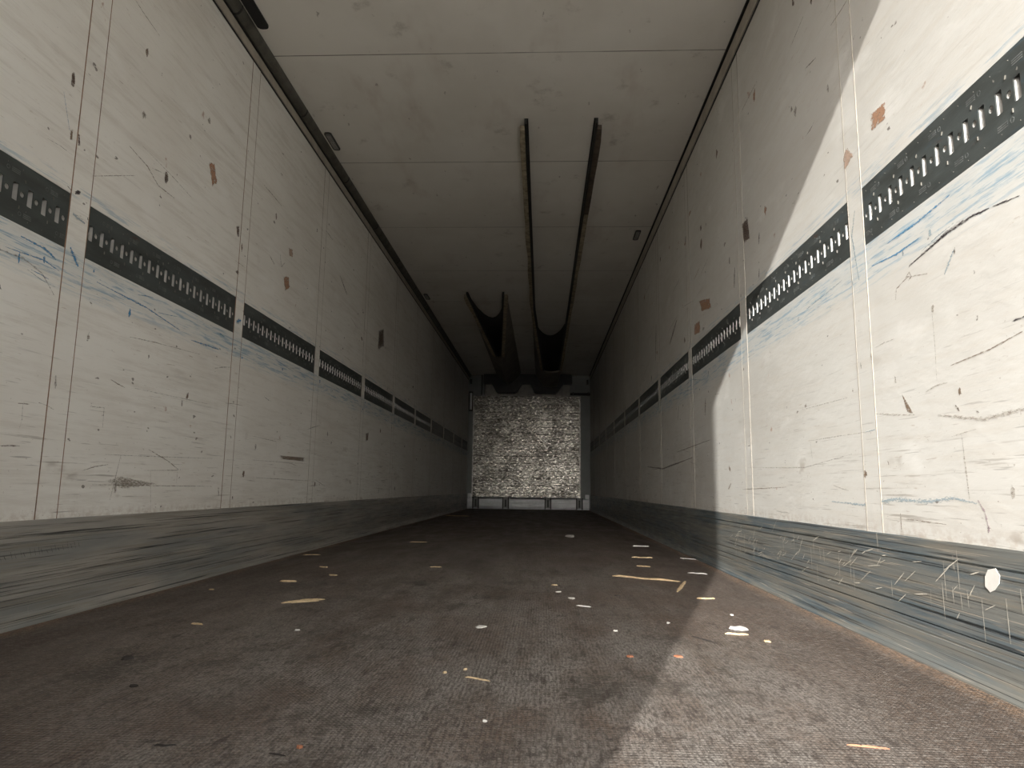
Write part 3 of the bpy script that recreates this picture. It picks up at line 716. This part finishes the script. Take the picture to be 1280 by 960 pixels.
# evaporator housing with two outlet hoods
t = thing('evaporator_unit', 'dark evaporator housing with two angled hoods above the bulkhead panel', 'cooling unit', (-.31, D, 2.25))
bm = BM(); box(bm, (-.85, -.05, 0), (.855, 0, .235), 0, .003); obj('back_plate', bm, M_PLATE, t)
bm = BM(); box(bm, (-.88, -.20, .235), (.90, 0, .43), 0, .01); obj('housing', bm, M_DARKC, t)
for xa, xb, xc, xd in ((-.72, -.10, -.62, -.20), (.06, .735, .14, .61)):
    bm = BM(); prism(bm, [(xa, .24), (xb, .24), (xd, .07), (xd-.04, .045), (xc+.04, .045), (xc, .07)], 'y', -.26, -.05)
    hd = obj('outlet_hood', bm, M_DARKC, t)
    for k in range(3):
        bm = BM(); bmesh.ops.create_cone(bm, cap_ends=True, segments=8, radius1=.012, radius2=.012, depth=.008,
                              matrix=Matrix.Translation(((xc+xd)/2+(k-1)*.12, -.264, .15)) @ Matrix.Rotation(math.pi/2, 4, 'X'))
        obj('bolt', bm, M_DARKM, hd)
bm = BM(); box(bm, (-.93, -.08, .02), (-.905, 0, .43)); box(bm, (-.865, -.07, .03), (-.85, 0, .235)); obj('side_bracket', bm, M_DARKM, t)

t = thing('drain_pipe', 'dark horizontal pipe from the evaporator to the right wall', 'pipe', (.545, D, 2.30))
bm = BM()
bmesh.ops.create_cone(bm, cap_ends=True, segments=16, radius1=.03, radius2=.03, depth=.40, matrix=Matrix.Translation((.21, -.06, .0)) @ Matrix.Rotation(math.pi/2, 4, 'Y'))
obj('tube', bm, M_BLACK, t, smooth=False)
for x in (.06, .36):
    bm = BM(); box(bm, (x, -.095, -.034), (x+.02, 0, .034), 0, .003); obj('clamp', bm, M_DARKM, t)

t = thing('temperature_gauge', 'slim black framed gauge with a bright face, left edge of the bulkhead', 'gauge', (-1.449, D-.012, 1.94))
bm = BM(); x0, x1, z1 = -.043, .043, .40
for a, b in (((x0, -.03, 0), (x0+.02, 0, z1)), ((x1-.02, -.03, 0), (x1, 0, z1)), ((x0+.02, -.03, 0), (x1-.02, 0, .03)), ((x0+.02, -.03, z1-.03), (x1-.02, 0, z1))): box(bm, a, b)
obj('frame', bm, M_BLACK, t)
bm = BM(); prism(bm, [(-.028, -.018), (-.012, -.024), (.012, -.024), (.028, -.018), (.028, -.002), (-.028, -.002)], 'z', .028, z1-.028); obj('face', bm, M_GLASSY, t)
for x, lb in ((-1.455, 'small black bracket in the upper left corner of the bulkhead'), (.905, 'small black bracket in the upper right corner of the bulkhead')):
    bm = BM(); box(bm, (-.02, -.025, -.05), (.02, 0, .05), 0, .004); box(bm, (-.012, -.04, -.02), (.012, -.02, .02), 0, .003)
    tag(obj('corner_bracket', bm, M_BLACK, None, (x, D, 2.55)), lb, 'bracket')

# ---------------------------------------------------------------- litter on the floor
random.seed(77)
def splinter(a, b, w, mat, label, h=.004, split=False, lift=0):
    a, b = Vector(a), Vector(b); d = b-a; L = d.length; mid = (a+b)/2
    bm = BM(); n = 9; ph = random.uniform(0, 9)
    def strand(off, w, L, tilt, h):
        rows = []
        for i in range(n+1):
            t = i/n; x = (t-.5)*L
            wd = w*(.25+.75*math.sin(math.pi*min(1, t*1.05+.02))**.6) * random.uniform(.8, 1.15)
            cy = off + tilt*(t-.5)*L + w*.5*noise.noise(Vector((t*3, ph, 0)))
            hh = h*random.uniform(.7, 1.1)*(.4 if i in (0, n) else 1)
            rows.append([bm.verts.new(p) for p in ((x, cy-wd/2, 0), (x, cy-wd*.25, hh), (x, cy+wd*.3, hh*.9), (x, cy+wd/2, 0))])
        for p, q in zip(rows, rows[1:]):
            for j in range(4): bm.faces.new((p[j], q[j], q[(j+1) % 4], p[(j+1) % 4]))
        bm.faces.new(rows[0]); bm.faces.new(rows[-1][::-1])
    strand(0, w, L, 0, h)
    if split: strand(w*.9, w*.6, L*.8, .12, h*.8); strand(-w*.8, w*.45, L*.6, -.1, h*.7)
    o = obj('wood_splinter', bm, mat, None, (mid.x, mid.y, 0)); o.rotation_euler.z = math.atan2(d.y, d.x)
    return tag(o, label, 'splinter', 'wood litter on the floor')
def chip(x, y, w, l, mat, label, h=.003, name='chip', cat='chip', grp='small scraps on the floor'):
    bm = BM(); n = 7; a0 = random.uniform(0, 6)
    pts = [(w/2*math.cos(a0+k*2*math.pi/n)*random.uniform(.65, 1.1), l/2*math.sin(a0+k*2*math.pi/n)*random.uniform(.65, 1.1)) for k in range(n)]
    pts.sort(key=lambda p: math.atan2(p[1], p[0]))
    lo = [bm.verts.new((p[0], p[1], 0)) for p in pts]; hi = [bm.verts.new((p[0]*.85, p[1]*.85, h*random.uniform(.6, 1.3))) for p in pts]
    ct = bm.verts.new((0, 0, h*1.2)); bm.faces.new(lo[::-1])
    for i in range(n):
        j = (i+1) % n; bm.faces.new((lo[i], lo[j], hi[j], hi[i])); bm.faces.new((hi[i], hi[j], ct))
    o = obj(name, bm, mat, None, (x, y, 0)); o.rotation_euler.z = random.uniform(0, 3)
    return tag(o, label, cat, grp)
splinter((-.915, 2.50), (-.79, 2.60), .022, M_WOOD, 'split bundle of pale wood slivers on the left floor', .006, True)
splinter((.343, 3.464), (.632, 3.295), .028, M_WOOD, 'longest pale splinter lying across the floor by the sunlight edge', .007)
splinter((.554, 2.968), (.655, 3.30), .017, M_WOOD, 'short thick splinter at the right end of the longest splinter', .009)
splinter((.600, 2.80), (.668, 2.80), .022, M_WOOD, 'orange splinter exactly on the edge of the sunlight', .005)
splinter((.535, 2.135), (.60, 2.125), .013, M_WOOD, 'pale splinter beside the white paper scrap in the sunlight', .005)
splinter((-.165, 1.600), (-.108, 1.572), .006, M_WOOD, 'thin pinkish splinter on the central floor near the camera', .003)
splinter((-1.04, 2.115), (-1.0, 2.10), .012, M_WOOD, 'pale splinter alone on the floor near the left scuff plate', .004)
splinter((-.580, 3.70), (-.52, 3.70), .02, M_WOOD, 'pale splinter in the middle distance left of centre', .004)
splinter((-.99, 5.32), (-.86, 5.32), .03, M_WOOD, 'faint splinter far back on the left half of the floor', .005)
splinter((-1.43, 4.22), (-1.33, 4.24), .02, M_WOOD, 'splinter close against the left scuff plate', .004)
splinter((-1.14, 3.62), (-1.09, 3.60), .016, M_WOOD, 'small splinter just beyond the bent yellow chip on the left', .004)
splinter((-1.40, 10.3), (-1.05, 10.2), .10, M_WOOD, 'far pale splinter at the left near the bulkhead', .012)
splinter((.555, 4.41), (.68, 4.40), .03, M_WOOD, 'small orange splinter beyond the longest splinter', .006)
splinter((.52, 3.93), (.59, 3.90), .024, M_WOOD, 'small orange splinter between the longest splinter and the far one', .005)
splinter((.74, 3.65), (.83, 3.61), .024, M_WHITE, 'thin white sliver right of the longest splinter', .004)
splinter((.85, 4.42), (.94, 4.35), .024, M_WHITE, 'thin white sliver at the foot of the right scuff plate', .004)
splinter((.125, 2.58), (.175, 2.55), .014, M_WHITE, 'thin curved white sliver in the middle of the floor', .003)
splinter((.505, 1.245), (.567, 1.229), .004, M_WOODR, 'reddish brown stick in the sunlight nearest the camera', .003)
splinter((-.612, 1.150), (-.578, 1.155), .006, M_WOODD, 'dark stick on the floor nearest the camera at left', .003)
splinter((.43, 2.09), (.48, 2.0), .010, M_WOODD, 'dark bark sliver in the sunlit floor', .003)
splinter((-.42, 1.135), (-.39, 1.125), .004, M_WOODD, 'tiny dark sliver near the bottom edge left of centre', .002)
chip(-.178, 2.155, .034, .055, M_WHITE, 'white chip in the middle of the floor')
chip(.598, 2.21, .042, .06, M_WHITE, 'white paper scrap lying in the sunlight', .006, 'paper_scrap', 'paper')
chip(.25, 6.2, .09, .22, M_WHITE, 'far white scrap right of centre near the dark end', .012, 'paper_scrap', 'paper')
chip(-.172, 1.663, .009, .014, M_WOOD, 'tiny tan chip left of the thin pinkish splinter')
chip(-.215, 1.63, .009, .013, M_WOOD, 'tiny tan chip in the middle foreground, left of another tan chip')
chip(-.382, 1.163, .014, .016, M_WOODR, 'orange chip on the floor near the bottom left of centre', .003)
chip(-1.091, 3.054, .03, .10, M_WOOD, 'bent yellow chip behind the split bundle of slivers', .006)
chip(-.971, 3.297, .03, .07, M_WOOD, 'yellow chip right of and beyond the bent yellow chip')
chip(-1.30, 2.78, .02, .03, M_WOOD, 'yellow crumb beside the left scuff plate')
chip(-.099, 1.31, .008, .010, M_WHITE, 'tiny white chip in the central foreground')
chip(.724, 5.276, .06, .16, M_WHITE, 'distant grey white scrap by the right scuff plate', .006)
chip(.117, 2.744, .03, .045, M_WHITE, 'small white chip beside the curved white sliver')
chip(.218, 2.139, .012, .02, M_WHITE, 'tiny white chip right of the centre of the floor')
chip(.397, 2.282, .013, .022, M_WHITE, 'tiny white chip close to the shadow edge')
chip(.221, 1.825, .024, .022, M_WOODR, 'red brown chip in the shade next to the shadow edge')
chip(.344, 1.837, .026, .022, M_WOODR, 'orange brown chip in the sunlight next to the shadow edge')
chip(.629, 2.042, .02, .03, M_WOOD, 'tan chip in the sunlight below the white paper scrap')
chip(-.979, 1.682, .028, .03, M_WOODD, 'black chip on the left floor', .005)
chip(-.834, 1.466, .022, .018, M_WOODD, 'black chip on the left floor nearer the camera', .004)
chip(.055, 3.1, .02, .04, M_WOOD, 'tan crumb in the middle of the floor')
chip(.07, 2.9, .016, .03, M_WHITE, 'white crumb in the middle of the floor')
chip(.30, 2.83, .02, .03, M_WOODD, 'dark crumb left of the short thick splinter')
chip(.64, 2.45, .012, .02, M_WHITE, 'white crumb in the sunlight beyond the paper scrap')
chip(-.70, 2.05, .010, .018, M_WHITE, 'tiny white crumb on the left floor right of a lone splinter')
# sticker on the right scuff plate
bm = BM(); prism(bm, [(-.030, .012), (-.018, .026), (.008, .020), (.020, .004), (.022, -.016), (.006, -.026), (-.008, -.020), (-.026, -.004)], 'x', 0, .0012)
o = obj('sticker', bm, M_WHITE, None, (XR-.0088, 1.556, .233)); tag(o, 'torn white sticker on the right scuff plate in the sun', 'sticker')
